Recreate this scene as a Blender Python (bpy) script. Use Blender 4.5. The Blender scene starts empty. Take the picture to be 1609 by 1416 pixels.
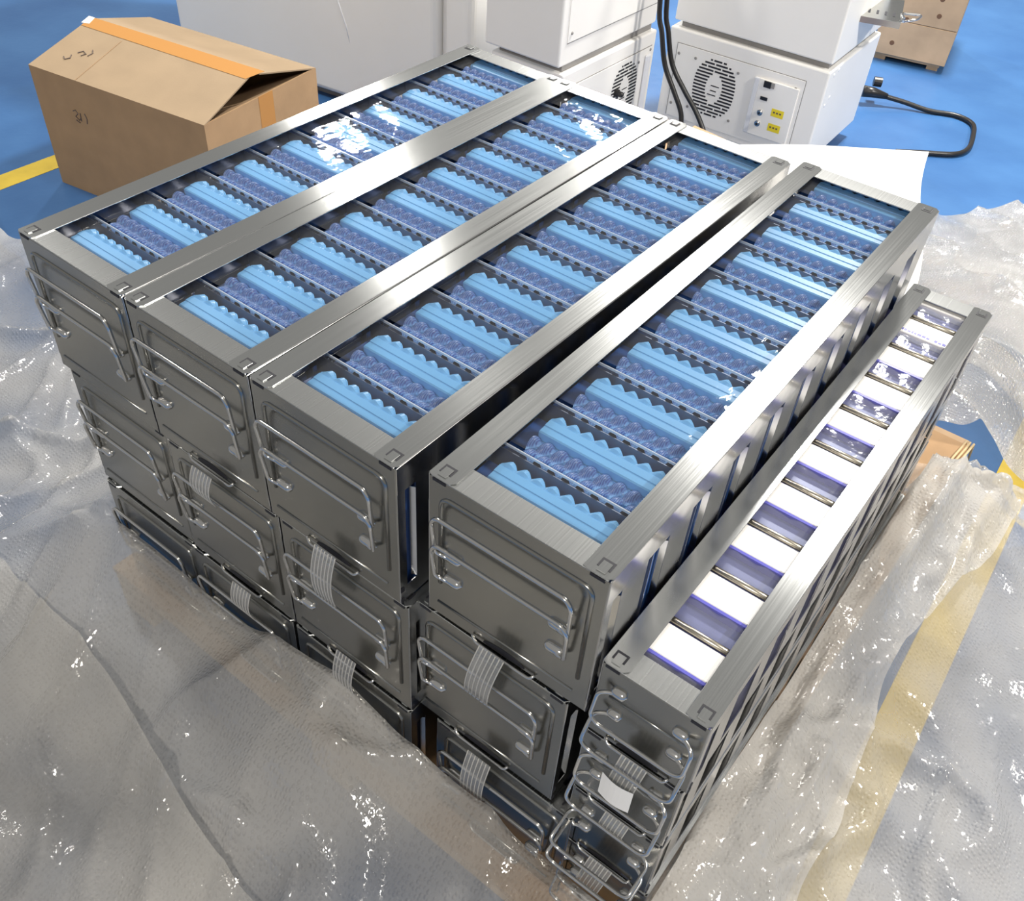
import bpy, bmesh, math, random
from mathutils import Vector, Matrix, noise
random.seed(7)
PI = math.pi
scene = bpy.context.scene
col = scene.collection

# ------------------------------------------------------------------ camera
cam_d = bpy.data.cameras.new('camera')
cam = bpy.data.objects.new('camera', cam_d)
col.objects.link(cam)
_r = Vector((0.7878265, 0.61312356, 0.05838581))
_d = Vector((0.45824948, -0.52019286, -0.72069883))
_f = Vector((-0.41150556, 0.59454091, -0.69078527))
M = Matrix((( _r.x, -_d.x, -_f.x, 1.289), (_r.y, -_d.y, -_f.y, -0.551), (_r.z, -_d.z, -_f.z, 1.659), (0, 0, 0, 1)))
cam.matrix_world = M
cam_d.sensor_fit = 'HORIZONTAL'
cam_d.sensor_width = 36.0
cam_d.lens = 1490.58 / 1609 * 36.0
cam_d.clip_start = 0.02
scene.camera = cam

# ------------------------------------------------------------------ light
world = bpy.data.worlds.new('hall')
scene.world = world
world.use_nodes = True
world.node_tree.nodes['Background'].inputs[0].default_value = (1.0, 0.985, 0.95, 1)
world.node_tree.nodes['Background'].inputs[1].default_value = 0.215

def lamp(name, loc, size, power, target=None, color=(1, 0.97, 0.92)):
    d = bpy.data.lights.new(name, 'AREA')
    d.shape = 'RECTANGLE'
    d.size, d.size_y = size
    d.energy = power
    d.color = color
    o = bpy.data.objects.new(name, d)
    col.objects.link(o)
    o.location = loc
    if target is not None:
        o.rotation_euler = (Vector(target) - Vector(loc)).to_track_quat('-Z', 'Y').to_euler()
    return o

lamp('ceiling_lamp', (-4.6, 5.0, 4.0), (0.38, 0.38), 140)
lamp('ceiling_lamp', (0.15, 4.25, 4.0), (0.42, 0.42), 260)
lamp('ceiling_lamp', (-3.2, 7.2, 4.0), (0.38, 0.38), 130)
lamp('ceiling_lamp', (4.2, 2.0, 4.0), (0.40, 0.40), 220, color=(1, 0.95, 0.88))
lamp('ceiling_lamp', (-2.4, 0.8, 3.8), (0.40, 0.40), 55)
lamp('ceiling_lamp', (2.4, -3.8, 4.2), (0.50, 0.50), 175, color=(1, 0.94, 0.86))

vs = scene.view_settings
vs.view_transform = 'Standard'
vs.look = 'None'
vs.gamma = 1.0
vs.use_curve_mapping = False
vs.exposure = 0.47

# ------------------------------------------------------------------ materials
MATS = {}
def newmat(name):
    m = bpy.data.materials.new(name)
    m.use_nodes = True
    MATS[name] = m
    nt = m.node_tree
    return m, nt, nt.nodes['Principled BSDF']

def N(nt, kind, **kw):
    n = nt.nodes.new(kind)
    for k, v in kw.items():
        setattr(n, k, v)
    return n

def simple(name, rgb, rough=0.5, metal=0.0, noise_amt=0.0, noise_scale=20.0, bump=0.0, bump_scale=200.0, spec=0.5, coat=0.0):
    m, nt, b = newmat(name)
    b.inputs['Base Color'].default_value = (*rgb, 1)
    b.inputs['Roughness'].default_value = rough
    b.inputs['Metallic'].default_value = metal
    b.inputs['Specular IOR Level'].default_value = spec
    b.inputs['Coat Weight'].default_value = coat
    tc = N(nt, 'ShaderNodeTexCoord')
    if noise_amt:
        nz = N(nt, 'ShaderNodeTexNoise')
        nz.inputs['Scale'].default_value = noise_scale
        nz.inputs['Detail'].default_value = 4
        nt.links.new(tc.outputs['Object'], nz.inputs['Vector'])
        mr = N(nt, 'ShaderNodeMapRange')
        mr.inputs['From Min'].default_value = 0.3
        mr.inputs['From Max'].default_value = 0.7
        mr.inputs['To Min'].default_value = 1 - noise_amt
        mr.inputs['To Max'].default_value = 1 + noise_amt
        nt.links.new(nz.outputs['Fac'], mr.inputs['Value'])
        mx = N(nt, 'ShaderNodeVectorMath', operation='SCALE')
        mx.inputs[0].default_value = rgb
        nt.links.new(mr.outputs[0], mx.inputs['Scale'])
        nt.links.new(mx.outputs[0], b.inputs['Base Color'])
    if bump:
        n2 = N(nt, 'ShaderNodeTexNoise')
        n2.inputs['Scale'].default_value = bump_scale
        nt.links.new(tc.outputs['Object'], n2.inputs['Vector'])
        bp = N(nt, 'ShaderNodeBump')
        bp.inputs['Strength'].default_value = bump
        bp.inputs['Distance'].default_value = 0.002
        nt.links.new(n2.outputs['Fac'], bp.inputs['Height'])
        nt.links.new(bp.outputs[0], b.inputs['Normal'])
    return m

def brushed(name, rgb, rough, aniso, streak=0.05, wav=0.02, turn=0.0):
    m, nt, b = newmat(name)
    b.inputs['Base Color'].default_value = (*rgb, 1)
    b.inputs['Metallic'].default_value = 1.0
    b.inputs['Anisotropic'].default_value = aniso
    b.inputs['Anisotropic Rotation'].default_value = turn
    tan = N(nt, 'ShaderNodeTangent', direction_type='UV_MAP', uv_map='UVMap')
    nt.links.new(tan.outputs[0], b.inputs['Tangent'])
    uv = N(nt, 'ShaderNodeUVMap', uv_map='UVMap')
    mp = N(nt, 'ShaderNodeMapping')
    mp.inputs['Scale'].default_value = (3, 500, 1)
    nt.links.new(uv.outputs[0], mp.inputs[0])
    nz = N(nt, 'ShaderNodeTexNoise')
    nz.inputs['Scale'].default_value = 1.0
    nz.inputs['Detail'].default_value = 3
    nt.links.new(mp.outputs[0], nz.inputs['Vector'])
    mr = N(nt, 'ShaderNodeMapRange')
    mr.inputs['To Min'].default_value = rough - streak
    mr.inputs['To Max'].default_value = rough + streak
    nt.links.new(nz.outputs['Fac'], mr.inputs['Value'])
    nt.links.new(mr.outputs[0], b.inputs['Roughness'])
    tc = N(nt, 'ShaderNodeTexCoord')
    n2 = N(nt, 'ShaderNodeTexNoise')
    n2.inputs['Scale'].default_value = 9
    nt.links.new(tc.outputs['Object'], n2.inputs['Vector'])
    bp = N(nt, 'ShaderNodeBump')
    bp.inputs['Strength'].default_value = wav
    bp.inputs['Distance'].default_value = 0.01
    nt.links.new(n2.outputs['Fac'], bp.inputs['Height'])
    nt.links.new(bp.outputs[0], b.inputs['Normal'])
    return m

def clear(name, fac_lo, fac_hi, rough=0.06, tint=(0.9, 0.93, 1.0), bump=0.3, scale=40.0, stretch=(1, 1, 1), milky=0.08):
    """clear plastic sheet: see-through with a glossy surface and a little milkiness"""
    m, nt, b = newmat(name)
    nt.nodes.remove(b)
    out = nt.nodes['Material Output']
    tr = N(nt, 'ShaderNodeBsdfTransparent')
    tr.inputs[0].default_value = (*tint, 1)
    gl = N(nt, 'ShaderNodeBsdfGlossy')
    gl.inputs['Roughness'].default_value = rough
    df = N(nt, 'ShaderNodeBsdfDiffuse')
    df.inputs[0].default_value = (0.85, 0.87, 0.9, 1)
    lw = N(nt, 'ShaderNodeLayerWeight')
    lw.inputs['Blend'].default_value = 0.3
    mr = N(nt, 'ShaderNodeMapRange')
    mr.inputs['To Min'].default_value = fac_lo
    mr.inputs['To Max'].default_value = fac_hi
    nt.links.new(lw.outputs['Fresnel'], mr.inputs['Value'])
    tc = N(nt, 'ShaderNodeTexCoord')
    mp = N(nt, 'ShaderNodeMapping')
    mp.inputs['Scale'].default_value = stretch
    nt.links.new(tc.outputs['Object'], mp.inputs[0])
    nz = N(nt, 'ShaderNodeTexNoise')
    nz.inputs['Scale'].default_value = scale
    nz.inputs['Detail'].default_value = 3
    nt.links.new(mp.outputs[0], nz.inputs['Vector'])
    bp = N(nt, 'ShaderNodeBump')
    bp.inputs['Strength'].default_value = bump
    bp.inputs['Distance'].default_value = 0.004
    nt.links.new(nz.outputs['Fac'], bp.inputs['Height'])
    nt.links.new(bp.outputs[0], gl.inputs['Normal'])
    m1 = N(nt, 'ShaderNodeMixShader')
    m1.inputs[0].default_value = milky
    nt.links.new(tr.outputs[0], m1.inputs[1])
    nt.links.new(df.outputs[0], m1.inputs[2])
    m2 = N(nt, 'ShaderNodeMixShader')
    nt.links.new(mr.outputs[0], m2.inputs[0])
    nt.links.new(m1.outputs[0], m2.inputs[1])
    nt.links.new(gl.outputs[0], m2.inputs[2])
    nt.links.new(m2.outputs[0], out.inputs[0])
    return m

def bubble_mat(name, opacity):
    """bubble wrap: clear film with a grid of round air cells"""
    m, nt, b = newmat(name)
    nt.nodes.remove(b)
    out = nt.nodes['Material Output']
    uv = N(nt, 'ShaderNodeUVMap', uv_map='UVMap')
    vo = N(nt, 'ShaderNodeTexVoronoi')
    vo.inputs['Scale'].default_value = 135.0
    vo.inputs['Randomness'].default_value = 0.45
    nt.links.new(uv.outputs[0], vo.inputs['Vector'])
    dome = N(nt, 'ShaderNodeMapRange', interpolation_type='SMOOTHSTEP')
    dome.inputs['From Min'].default_value = 0.12
    dome.inputs['From Max'].default_value = 0.5
    dome.inputs['To Min'].default_value = 1.0
    dome.inputs['To Max'].default_value = 0.0
    nt.links.new(vo.outputs['Distance'], dome.inputs['Value'])
    nz = N(nt, 'ShaderNodeTexNoise')
    nz.inputs['Scale'].default_value = 9
    nz.inputs['Detail'].default_value = 5
    nt.links.new(uv.outputs[0], nz.inputs['Vector'])
    add = N(nt, 'ShaderNodeMath', operation='MULTIPLY_ADD')
    add.inputs[1].default_value = 1.6
    nt.links.new(nz.outputs['Fac'], add.inputs[0])
    nt.links.new(dome.outputs[0], add.inputs[2])
    bp = N(nt, 'ShaderNodeBump')
    bp.inputs['Strength'].default_value = 1.0
    bp.inputs['Distance'].default_value = 0.0075
    nt.links.new(add.outputs[0], bp.inputs['Height'])
    gl = N(nt, 'ShaderNodeBsdfGlossy')
    gl.inputs['Roughness'].default_value = 0.10
    gl.inputs[0].default_value = (0.95, 0.95, 0.93, 1)
    nt.links.new(bp.outputs[0], gl.inputs['Normal'])
    bd = N(nt, 'ShaderNodeBump')
    bd.inputs['Strength'].default_value = 0.4
    bd.inputs['Distance'].default_value = 0.003
    nt.links.new(add.outputs[0], bd.inputs['Height'])
    df = N(nt, 'ShaderNodeBsdfDiffuse')
    nt.links.new(bd.outputs[0], df.inputs['Normal'])
    df.inputs[0].default_value = (0.69, 0.67, 0.635, 1)
    tl = N(nt, 'ShaderNodeBsdfTranslucent')
    tl.inputs[0].default_value = (0.69, 0.67, 0.635, 1)
    dt = N(nt, 'ShaderNodeMixShader')
    dt.inputs[0].default_value = 0.4
    nt.links.new(df.outputs[0], dt.inputs[1])
    nt.links.new(tl.outputs[0], dt.inputs[2])
    tr = N(nt, 'ShaderNodeBsdfTransparent')
    tr.inputs[0].default_value = (0.97, 0.97, 0.96, 1)
    # thickness varies where the film is doubled over
    n2 = N(nt, 'ShaderNodeTexNoise')
    n2.inputs['Scale'].default_value = 2.2
    n2.inputs['Detail'].default_value = 2
    nt.links.new(uv.outputs[0], n2.inputs['Vector'])
    mr = N(nt, 'ShaderNodeMapRange')
    mr.inputs['From Min'].default_value = 0.35
    mr.inputs['From Max'].default_value = 0.65
    mr.inputs['To Min'].default_value = opacity - 0.26
    mr.inputs['To Max'].default_value = opacity + 0.22
    nt.links.new(n2.outputs['Fac'], mr.inputs['Value'])
    m1 = N(nt, 'ShaderNodeMixShader')
    nt.links.new(mr.outputs[0], m1.inputs[0])
    nt.links.new(tr.outputs[0], m1.inputs[1])
    nt.links.new(dt.outputs[0], m1.inputs[2])
    lw = N(nt, 'ShaderNodeFresnel')
    lw.inputs['IOR'].default_value = 1.6
    nt.links.new(bd.outputs[0], lw.inputs['Normal'])
    fm = N(nt, 'ShaderNodeMapRange')
    fm.inputs['To Min'].default_value = 0.05
    fm.inputs['To Max'].default_value = 0.5
    nt.links.new(lw.outputs[0], fm.inputs['Value'])
    m2 = N(nt, 'ShaderNodeMixShader')
    nt.links.new(fm.outputs[0], m2.inputs[0])
    nt.links.new(m1.outputs[0], m2.inputs[1])
    nt.links.new(gl.outputs[0], m2.inputs[2])
    nt.links.new(m2.outputs[0], out.inputs[0])
    return m

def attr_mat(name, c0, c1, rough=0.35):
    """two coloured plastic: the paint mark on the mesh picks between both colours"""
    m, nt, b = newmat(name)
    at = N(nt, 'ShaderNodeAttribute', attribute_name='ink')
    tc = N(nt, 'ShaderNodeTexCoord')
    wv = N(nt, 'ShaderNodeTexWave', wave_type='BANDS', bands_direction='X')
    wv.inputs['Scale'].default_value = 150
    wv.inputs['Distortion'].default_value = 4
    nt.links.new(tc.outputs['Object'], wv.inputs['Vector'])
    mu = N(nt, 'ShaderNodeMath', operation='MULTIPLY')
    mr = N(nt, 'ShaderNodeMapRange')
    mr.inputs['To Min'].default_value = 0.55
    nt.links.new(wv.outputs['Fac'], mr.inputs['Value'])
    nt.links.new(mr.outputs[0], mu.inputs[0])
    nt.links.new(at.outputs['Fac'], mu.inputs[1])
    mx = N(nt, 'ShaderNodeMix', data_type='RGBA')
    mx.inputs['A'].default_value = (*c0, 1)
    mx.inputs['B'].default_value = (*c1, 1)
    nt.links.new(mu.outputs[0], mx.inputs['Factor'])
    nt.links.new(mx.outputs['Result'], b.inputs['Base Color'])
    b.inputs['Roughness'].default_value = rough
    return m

def floor_mat():
    m, nt, b = newmat('blue epoxy')
    tc = N(nt, 'ShaderNodeTexCoord')
    nz = N(nt, 'ShaderNodeTexNoise')
    nz.inputs['Scale'].default_value = 3.0
    nz.inputs['Detail'].default_value = 6
    nt.links.new(tc.outputs['Object'], nz.inputs['Vector'])
    cr = N(nt, 'ShaderNodeValToRGB')
    cr.color_ramp.elements[0].position = 0.35
    cr.color_ramp.elements[0].color = (0.034, 0.110, 0.275, 1)
    cr.color_ramp.elements[1].position = 0.68
    cr.color_ramp.elements[1].color = (0.050, 0.145, 0.33, 1)
    nt.links.new(nz.outputs['Fac'], cr.inputs[0])
    nt.links.new(cr.outputs[0], b.inputs['Base Color'])
    b.inputs['Roughness'].default_value = 0.32
    n2 = N(nt, 'ShaderNodeTexNoise')
    n2.inputs['Scale'].default_value = 25
    nt.links.new(tc.outputs['Object'], n2.inputs['Vector'])
    bp = N(nt, 'ShaderNodeBump')
    bp.inputs['Strength'].default_value = 0.08
    bp.inputs['Distance'].default_value = 0.01
    nt.links.new(n2.outputs['Fac'], bp.inputs['Height'])
    nt.links.new(bp.outputs[0], b.inputs['Normal'])

floor_mat()
brushed('rail steel', (0.63, 0.64, 0.63), 0.19, 0.8, turn=0.25)
brushed('strip steel', (0.57, 0.58, 0.57), 0.26, 0.6, turn=0.25)
simple('divider steel', (0.30, 0.33, 0.40), 0.5, 1.0)
brushed('panel steel', (0.37, 0.365, 0.34), 0.22, 0.3, 0.03, 0.06)
brushed('side steel', (0.60, 0.60, 0.60), 0.2, 0.3, 0.03, 0.15)
simple('wire steel', (0.72, 0.71, 0.69), 0.16, 1.0)
simple('tan bar', (0.50, 0.46, 0.38), 0.32, 1.0)
simple('dark slot', (0.012, 0.012, 0.018), 0.6)
simple('blue plastic', (0.25, 0.62, 1.0), 0.32, noise_amt=0.05, noise_scale=8)
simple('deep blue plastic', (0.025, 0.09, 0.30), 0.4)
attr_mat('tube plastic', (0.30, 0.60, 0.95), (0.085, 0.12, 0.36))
clear('lid film', 0.02, 0.62, 0.035, bump=0.16, scale=22, stretch=(2.2, 1, 1), milky=0.025, tint=(0.97, 0.98, 1.0))
simple('rim plastic', (0.80, 0.84, 0.90), 0.15, 0.0, coat=0.5)
simple('white carton', (0.85, 0.84, 0.82), 0.5)
simple('violet print', (0.13, 0.13, 0.52), 0.3)
simple('violet carton', (0.22, 0.24, 0.52), 0.3, noise_amt=0.12, noise_scale=18)
clear('carton film', 0.04, 0.6, 0.07, bump=0.3, scale=45, milky=0.10)
simple('cardboard', (0.42, 0.265, 0.14), 0.75, noise_amt=0.07, noise_scale=12, bump=0.1)
simple('cardboard light', (0.34, 0.245, 0.15), 0.7, noise_amt=0.06, noise_scale=9, bump=0.1)
simple('cardboard inside', (0.34, 0.22, 0.12), 0.8, noise_amt=0.05)
simple('packing tape', (0.52, 0.25, 0.07), 0.3, coat=0.2)
simple('white tape', (0.9, 0.88, 0.82), 0.3)
simple('pen ink', (0.12, 0.09, 0.08), 0.6)
simple('machine white', (0.92, 0.90, 0.86), 0.42, noise_amt=0.015, noise_scale=4)
simple('machine side', (0.80, 0.81, 0.84), 0.42, noise_amt=0.015, noise_scale=4)
simple('gasket grey', (0.28, 0.27, 0.26), 0.6)
simple('black plastic', (0.015, 0.014, 0.014), 0.35)
simple('yellow sticker', (0.85, 0.68, 0.03), 0.5)
simple('foam white', (0.86, 0.85, 0.81), 0.7, noise_amt=0.03, noise_scale=6)
simple('yellow paint', (0.62, 0.45, 0.05), 0.4, noise_amt=0.1, noise_scale=15)
simple('pine wood', (0.52, 0.36, 0.22), 0.65, noise_amt=0.15, noise_scale=7)
simple('wood knot', (0.16, 0.08, 0.04), 0.7)
simple('strap plastic', (0.72, 0.55, 0.32), 0.35)
clear('tag film', 0.08, 0.7, 0.15, bump=0.3, scale=80, milky=0.2, tint=(0.92, 0.92, 0.9))
simple('tag ridge', (0.50, 0.49, 0.47), 0.3)
simple('dark liner', (0.012, 0.014, 0.03), 0.5)  # near-black of the added block that stands for shade inside the lower racks
bubble_mat('bubble wrap', 0.54)
bubble_mat('bubble wrap thick', 0.74)
bubble_mat('bubble wrap thin', 0.36)

# ------------------------------------------------------------------ mesh helpers
class MB:
    def __init__(s):
        s.v, s.f = [], []
    def box(s, x0, x1, y0, y1, z0, z1):
        b = len(s.v)
        s.v += [(x0, y0, z0), (x1, y0, z0), (x1, y1, z0), (x0, y1, z0), (x0, y0, z1), (x1, y0, z1), (x1, y1, z1), (x0, y1, z1)]
        s.f += [tuple(b + i for i in q) for q in ((0, 3, 2, 1), (4, 5, 6, 7), (0, 1, 5, 4), (1, 2, 6, 5), (2, 3, 7, 6), (3, 0, 4, 7))]
        return s
    def prism(s, poly, n, fn):
        """poly: 2-D outline (counter-clockwise); fn(u, v, k) -> 3-D with k in 0..n"""
        b = len(s.v); m = len(poly)
        for k in (0, 1):
            s.v += [fn(u, v, k * n) for u, v in poly]
        s.f.append(tuple(b + i for i in reversed(range(m))))
        s.f.append(tuple(b + m + i for i in range(m)))
        for i in range(m):
            j = (i + 1) % m
            s.f.append((b + i, b + j, b + m + j, b + m + i))
        return s
    def tube(s, pts, r, n=8, closed=False):
        pts = [Vector(p) for p in pts]
        b = len(s.v); m = len(pts); up = None
        for i, p in enumerate(pts):
            a = pts[i - 1] if (i or closed) else p
            c = pts[(i + 1) % m] if (i < m - 1 or closed) else p
            t = (c - a).normalized()
            if up is None:
                up = t.orthogonal().normalized()
            up = (up - t * up.dot(t)).normalized()
            w = t.cross(up)
            rr = r[i] if isinstance(r, (list, tuple)) else r
            for k in range(n):
                q = 2 * PI * k / n
                s.v.append(tuple(p + (up * math.cos(q) + w * math.sin(q)) * rr))
        for i in range(m if closed else m - 1):
            j = (i + 1) % m
            for k in range(n):
                l = (k + 1) % n
                s.f.append((b + i * n + k, b + i * n + l, b + j * n + l, b + j * n + k))
        if not closed:
            s.f.append(tuple(b + k for k in reversed(range(n))))
            s.f.append(tuple(b + (m - 1) * n + k for k in range(n)))
        return s
    def grid(s, nu, nv, fn):
        b = len(s.v)
        for j in range(nv + 1):
            for i in range(nu + 1):
                s.v.append(tuple(fn(i / nu, j / nv)))
        for j in range(nv):
            for i in range(nu):
                a = b + j * (nu + 1) + i
                s.f.append((a, a + 1, a + nu + 2, a + nu + 1))
        return s
    def lathe(s, prof, n=16, axis='Z', c=(0, 0, 0)):
        b = len(s.v)
        for r, h in prof:
            for k in range(n):
                q = 2 * PI * k / n
                x, y = r * math.cos(q), r * math.sin(q)
                p = (x, y, h) if axis == 'Z' else ((x, h, y) if axis == 'Y' else (h, x, y))
                s.v.append((p[0] + c[0], p[1] + c[1], p[2] + c[2]))
        for i in range(len(prof) - 1):
            for k in range(n):
                l = (k + 1) % n
                s.f.append((b + i * n + k, b + i * n + l, b + (i + 1) * n + l, b + (i + 1) * n + k))
        s.f.append(tuple(b + k for k in reversed(range(n))))
        s.f.append(tuple(b + (len(prof) - 1) * n + k for k in range(n)))
        return s
    def mesh(s, name, mat, smooth=False, bevel=0.0, seg=1):
        me = bpy.data.meshes.new(name)
        me.from_pydata(s.v, [], s.f)
        bm = bmesh.new(); bm.from_mesh(me)
        bmesh.ops.recalc_face_normals(bm, faces=bm.faces)
        if bevel:
            es = [e for e in bm.edges if len(e.link_faces) == 2 and e.calc_face_angle(0) > 0.6]
            bmesh.ops.bevel(bm, geom=es, offset=bevel, segments=seg, affect='EDGES', profile=0.5)
        lay = bm.loops.layers.uv.new('UVMap')
        for f in bm.faces:
            n = f.normal
            ax, ay, az = abs(n.x), abs(n.y), abs(n.z)
            f.smooth = smooth
            for l in f.loops:
                x, y, z = l.vert.co
                if az >= ax and az >= ay:
                    l[lay].uv = (y, x)
                elif ay >= ax:
                    l[lay].uv = (x, z)
                else:
                    l[lay].uv = (y, z)
        bm.to_mesh(me); bm.free()
        me.materials.append(MATS[mat])
        return me
    def build(s, name, mat, parent=None, **kw):
        return link(name, s.mesh(name, mat, **kw), parent)

def link(name, me, parent=None, loc=None):
    o = bpy.data.objects.new(name, me)
    col.objects.link(o)
    if parent is not None:
        o.parent = parent
    if loc is not None:
        o.location = loc
    return o

def tag(o, label, cat, group=None, kind=None):
    if label: o['label'] = label
    if cat: o['category'] = cat
    if group: o['group'] = group
    if kind: o['kind'] = kind
    return o

def thing(name, label, cat, loc=(0, 0, 0), rz=0.0, group=None):
    o = bpy.data.objects.new(name, None)
    col.objects.link(o)
    o.empty_display_size = 0.05
    o.location = loc
    o.rotation_euler = (0, 0, rz)
    return tag(o, label, cat, group)

def Box(*a):
    return MB().box(*a)

def arc(pts, rad, n=4):
    """round the corners of a polyline"""
    P = [Vector(p) for p in pts]
    out = [P[0]]
    for i in range(1, len(P) - 1):
        a, b, c = P[i - 1], P[i], P[i + 1]
        r = min(rad, (a - b).length * 0.45, (c - b).length * 0.45)
        p0 = b + (a - b).normalized() * r
        p1 = b + (c - b).normalized() * r
        for k in range(n + 1):
            t = k / n
            out.append(p0 * (1 - t) ** 2 + b * 2 * t * (1 - t) + p1 * t ** 2)
    out.append(P[-1])
    return out

# ------------------------------------------------------------------ floor
tag(Box(-7, 7, -4, 11, -0.05, 0).build('floor', 'blue epoxy'), 'glossy blue epoxy workshop floor', None, kind='structure')

def stripe(label, a, b, w):
    a, b = Vector((*a, 0)), Vector((*b, 0))
    t = (b - a).normalized(); n = Vector((-t.y, t.x, 0)) * w / 2
    m = MB()
    m.prism([(0, 0), (1, 0), (1, 1), (0, 1)], 1, lambda u, v, k: tuple(a + (b - a) * u + n * (2 * v - 1) + Vector((0, 0, 0.0002 + 0.001 * k))))
    tag(m.build('painted_line', 'yellow paint'), label, 'floor line')
stripe('yellow painted floor line beside the large cardboard box', (-1.80, -2.5), (-1.80, 1.30), 0.09)
stripe('yellow painted floor line showing beneath the bubble wrap right of the racks', (1.30, 2.6), (1.43, -0.9), 0.085)

# ------------------------------------------------------------------ pallet under the racks
ZB = 0.1214
pal = thing('pallet', 'low wooden pallet topped with brown cardboard beneath the steel racks', 'pallet', (0, 0, 0))
for i, y in enumerate((0.0, 0.42, 0.85, 1.28, 1.5)):
    Box(-0.02, 1.205, y - 0.03, y + 0.07, 0.085, 0.108).build('deck_board', 'pine wood', pal, bevel=0.002)
for i, x in enumerate((0.0, 0.56, 1.13)):
    Box(x - 0.02, x + 0.07, -0.03, 1.57, 0.0, 0.085).build('runner', 'pine wood', pal, bevel=0.002)
Box(-0.025, 1.21, -0.03, 1.53, 0.109, 0.1212).build('cardboard_sheet', 'cardboard', pal)
for k in range(3):
    MB().tube([(1.19 + 0.009 * k, 1.39, 0.1245), (1.193 + 0.009 * k, 1.46, 0.125), (1.199 + 0.009 * k, 1.545, 0.121), (1.203 + 0.009 * k, 1.56, 0.06)], 0.003, 6).build('strap_strand', 'strap plastic', pal, smooth=True)
tag(Box(1.02, 1.19, 0.03, 1.08, 0.1214, 0.1355).build('cardboard_pad', 'cardboard'), 'thin cardboard pad under the narrow rack stack', 'cardboard')

# ------------------------------------------------------------------ steel racks
L = 1.03
PITCH = 0.1035
Y0 = 0.003            # first compartment starts here in the rack's own frame
CACHE = {}
def cached(key, fn):
    if key not in CACHE:
        CACHE[key] = fn()
    return CACHE[key]

def bail_pts(w, xl, xp, zp, zr, so, drop=False):
    """U-shaped wire handle: pivots at height zp, rod at height zr standing so in front of the panel"""
    xr, xq = w - xl, w - xp
    if drop:
        pts = [(xp + 0.012, -0.004, zp), (xp - 0.004, -0.005, zp), (xl, -0.012, zp - 0.004), (xl, -so * 0.8, zp * 0.4 + zr * 0.6), (xl, -so, zr), (xl + 0.012, -so, zr - 0.008),
               (xr - 0.012, -so, zr - 0.008), (xr, -so, zr), (xr, -so * 0.8, zp * 0.4 + zr * 0.6), (xr, -0.012, zp - 0.004), (xq + 0.004, -0.005, zp), (xq - 0.012, -0.004, zp)]
        return arc(pts, 0.008)
    pts = [(xp + 0.012, -0.004, zp), (xp - 0.004, -0.006, zp), (xl, -0.009, zp + 0.004), (xl - 0.002, -so, zr - 0.012), (xl + 0.006, -so, zr),
           (xr - 0.006, -so, zr), (xr + 0.002, -so, zr - 0.012), (xr, -0.009, zp + 0.004), (xq + 0.004, -0.006, zp), (xq - 0.012, -0.004, zp)]
    return arc(pts, 0.007)

def louver_mesh(length):
    m = MB()
    n, k = 10, 6
    def fn(u, v):
        e = math.sqrt(max(0.0, 1 - (2 * u - 1) ** 4))
        q = PI * v
        return ((u - 0.5) * length, -0.0075 * math.sin(q) * e - 0.0001, 0.0075 * math.cos(q) * e)
    m.grid(n, k, fn)
    return m.mesh('louver', 'wire steel', smooth=True)

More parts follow.
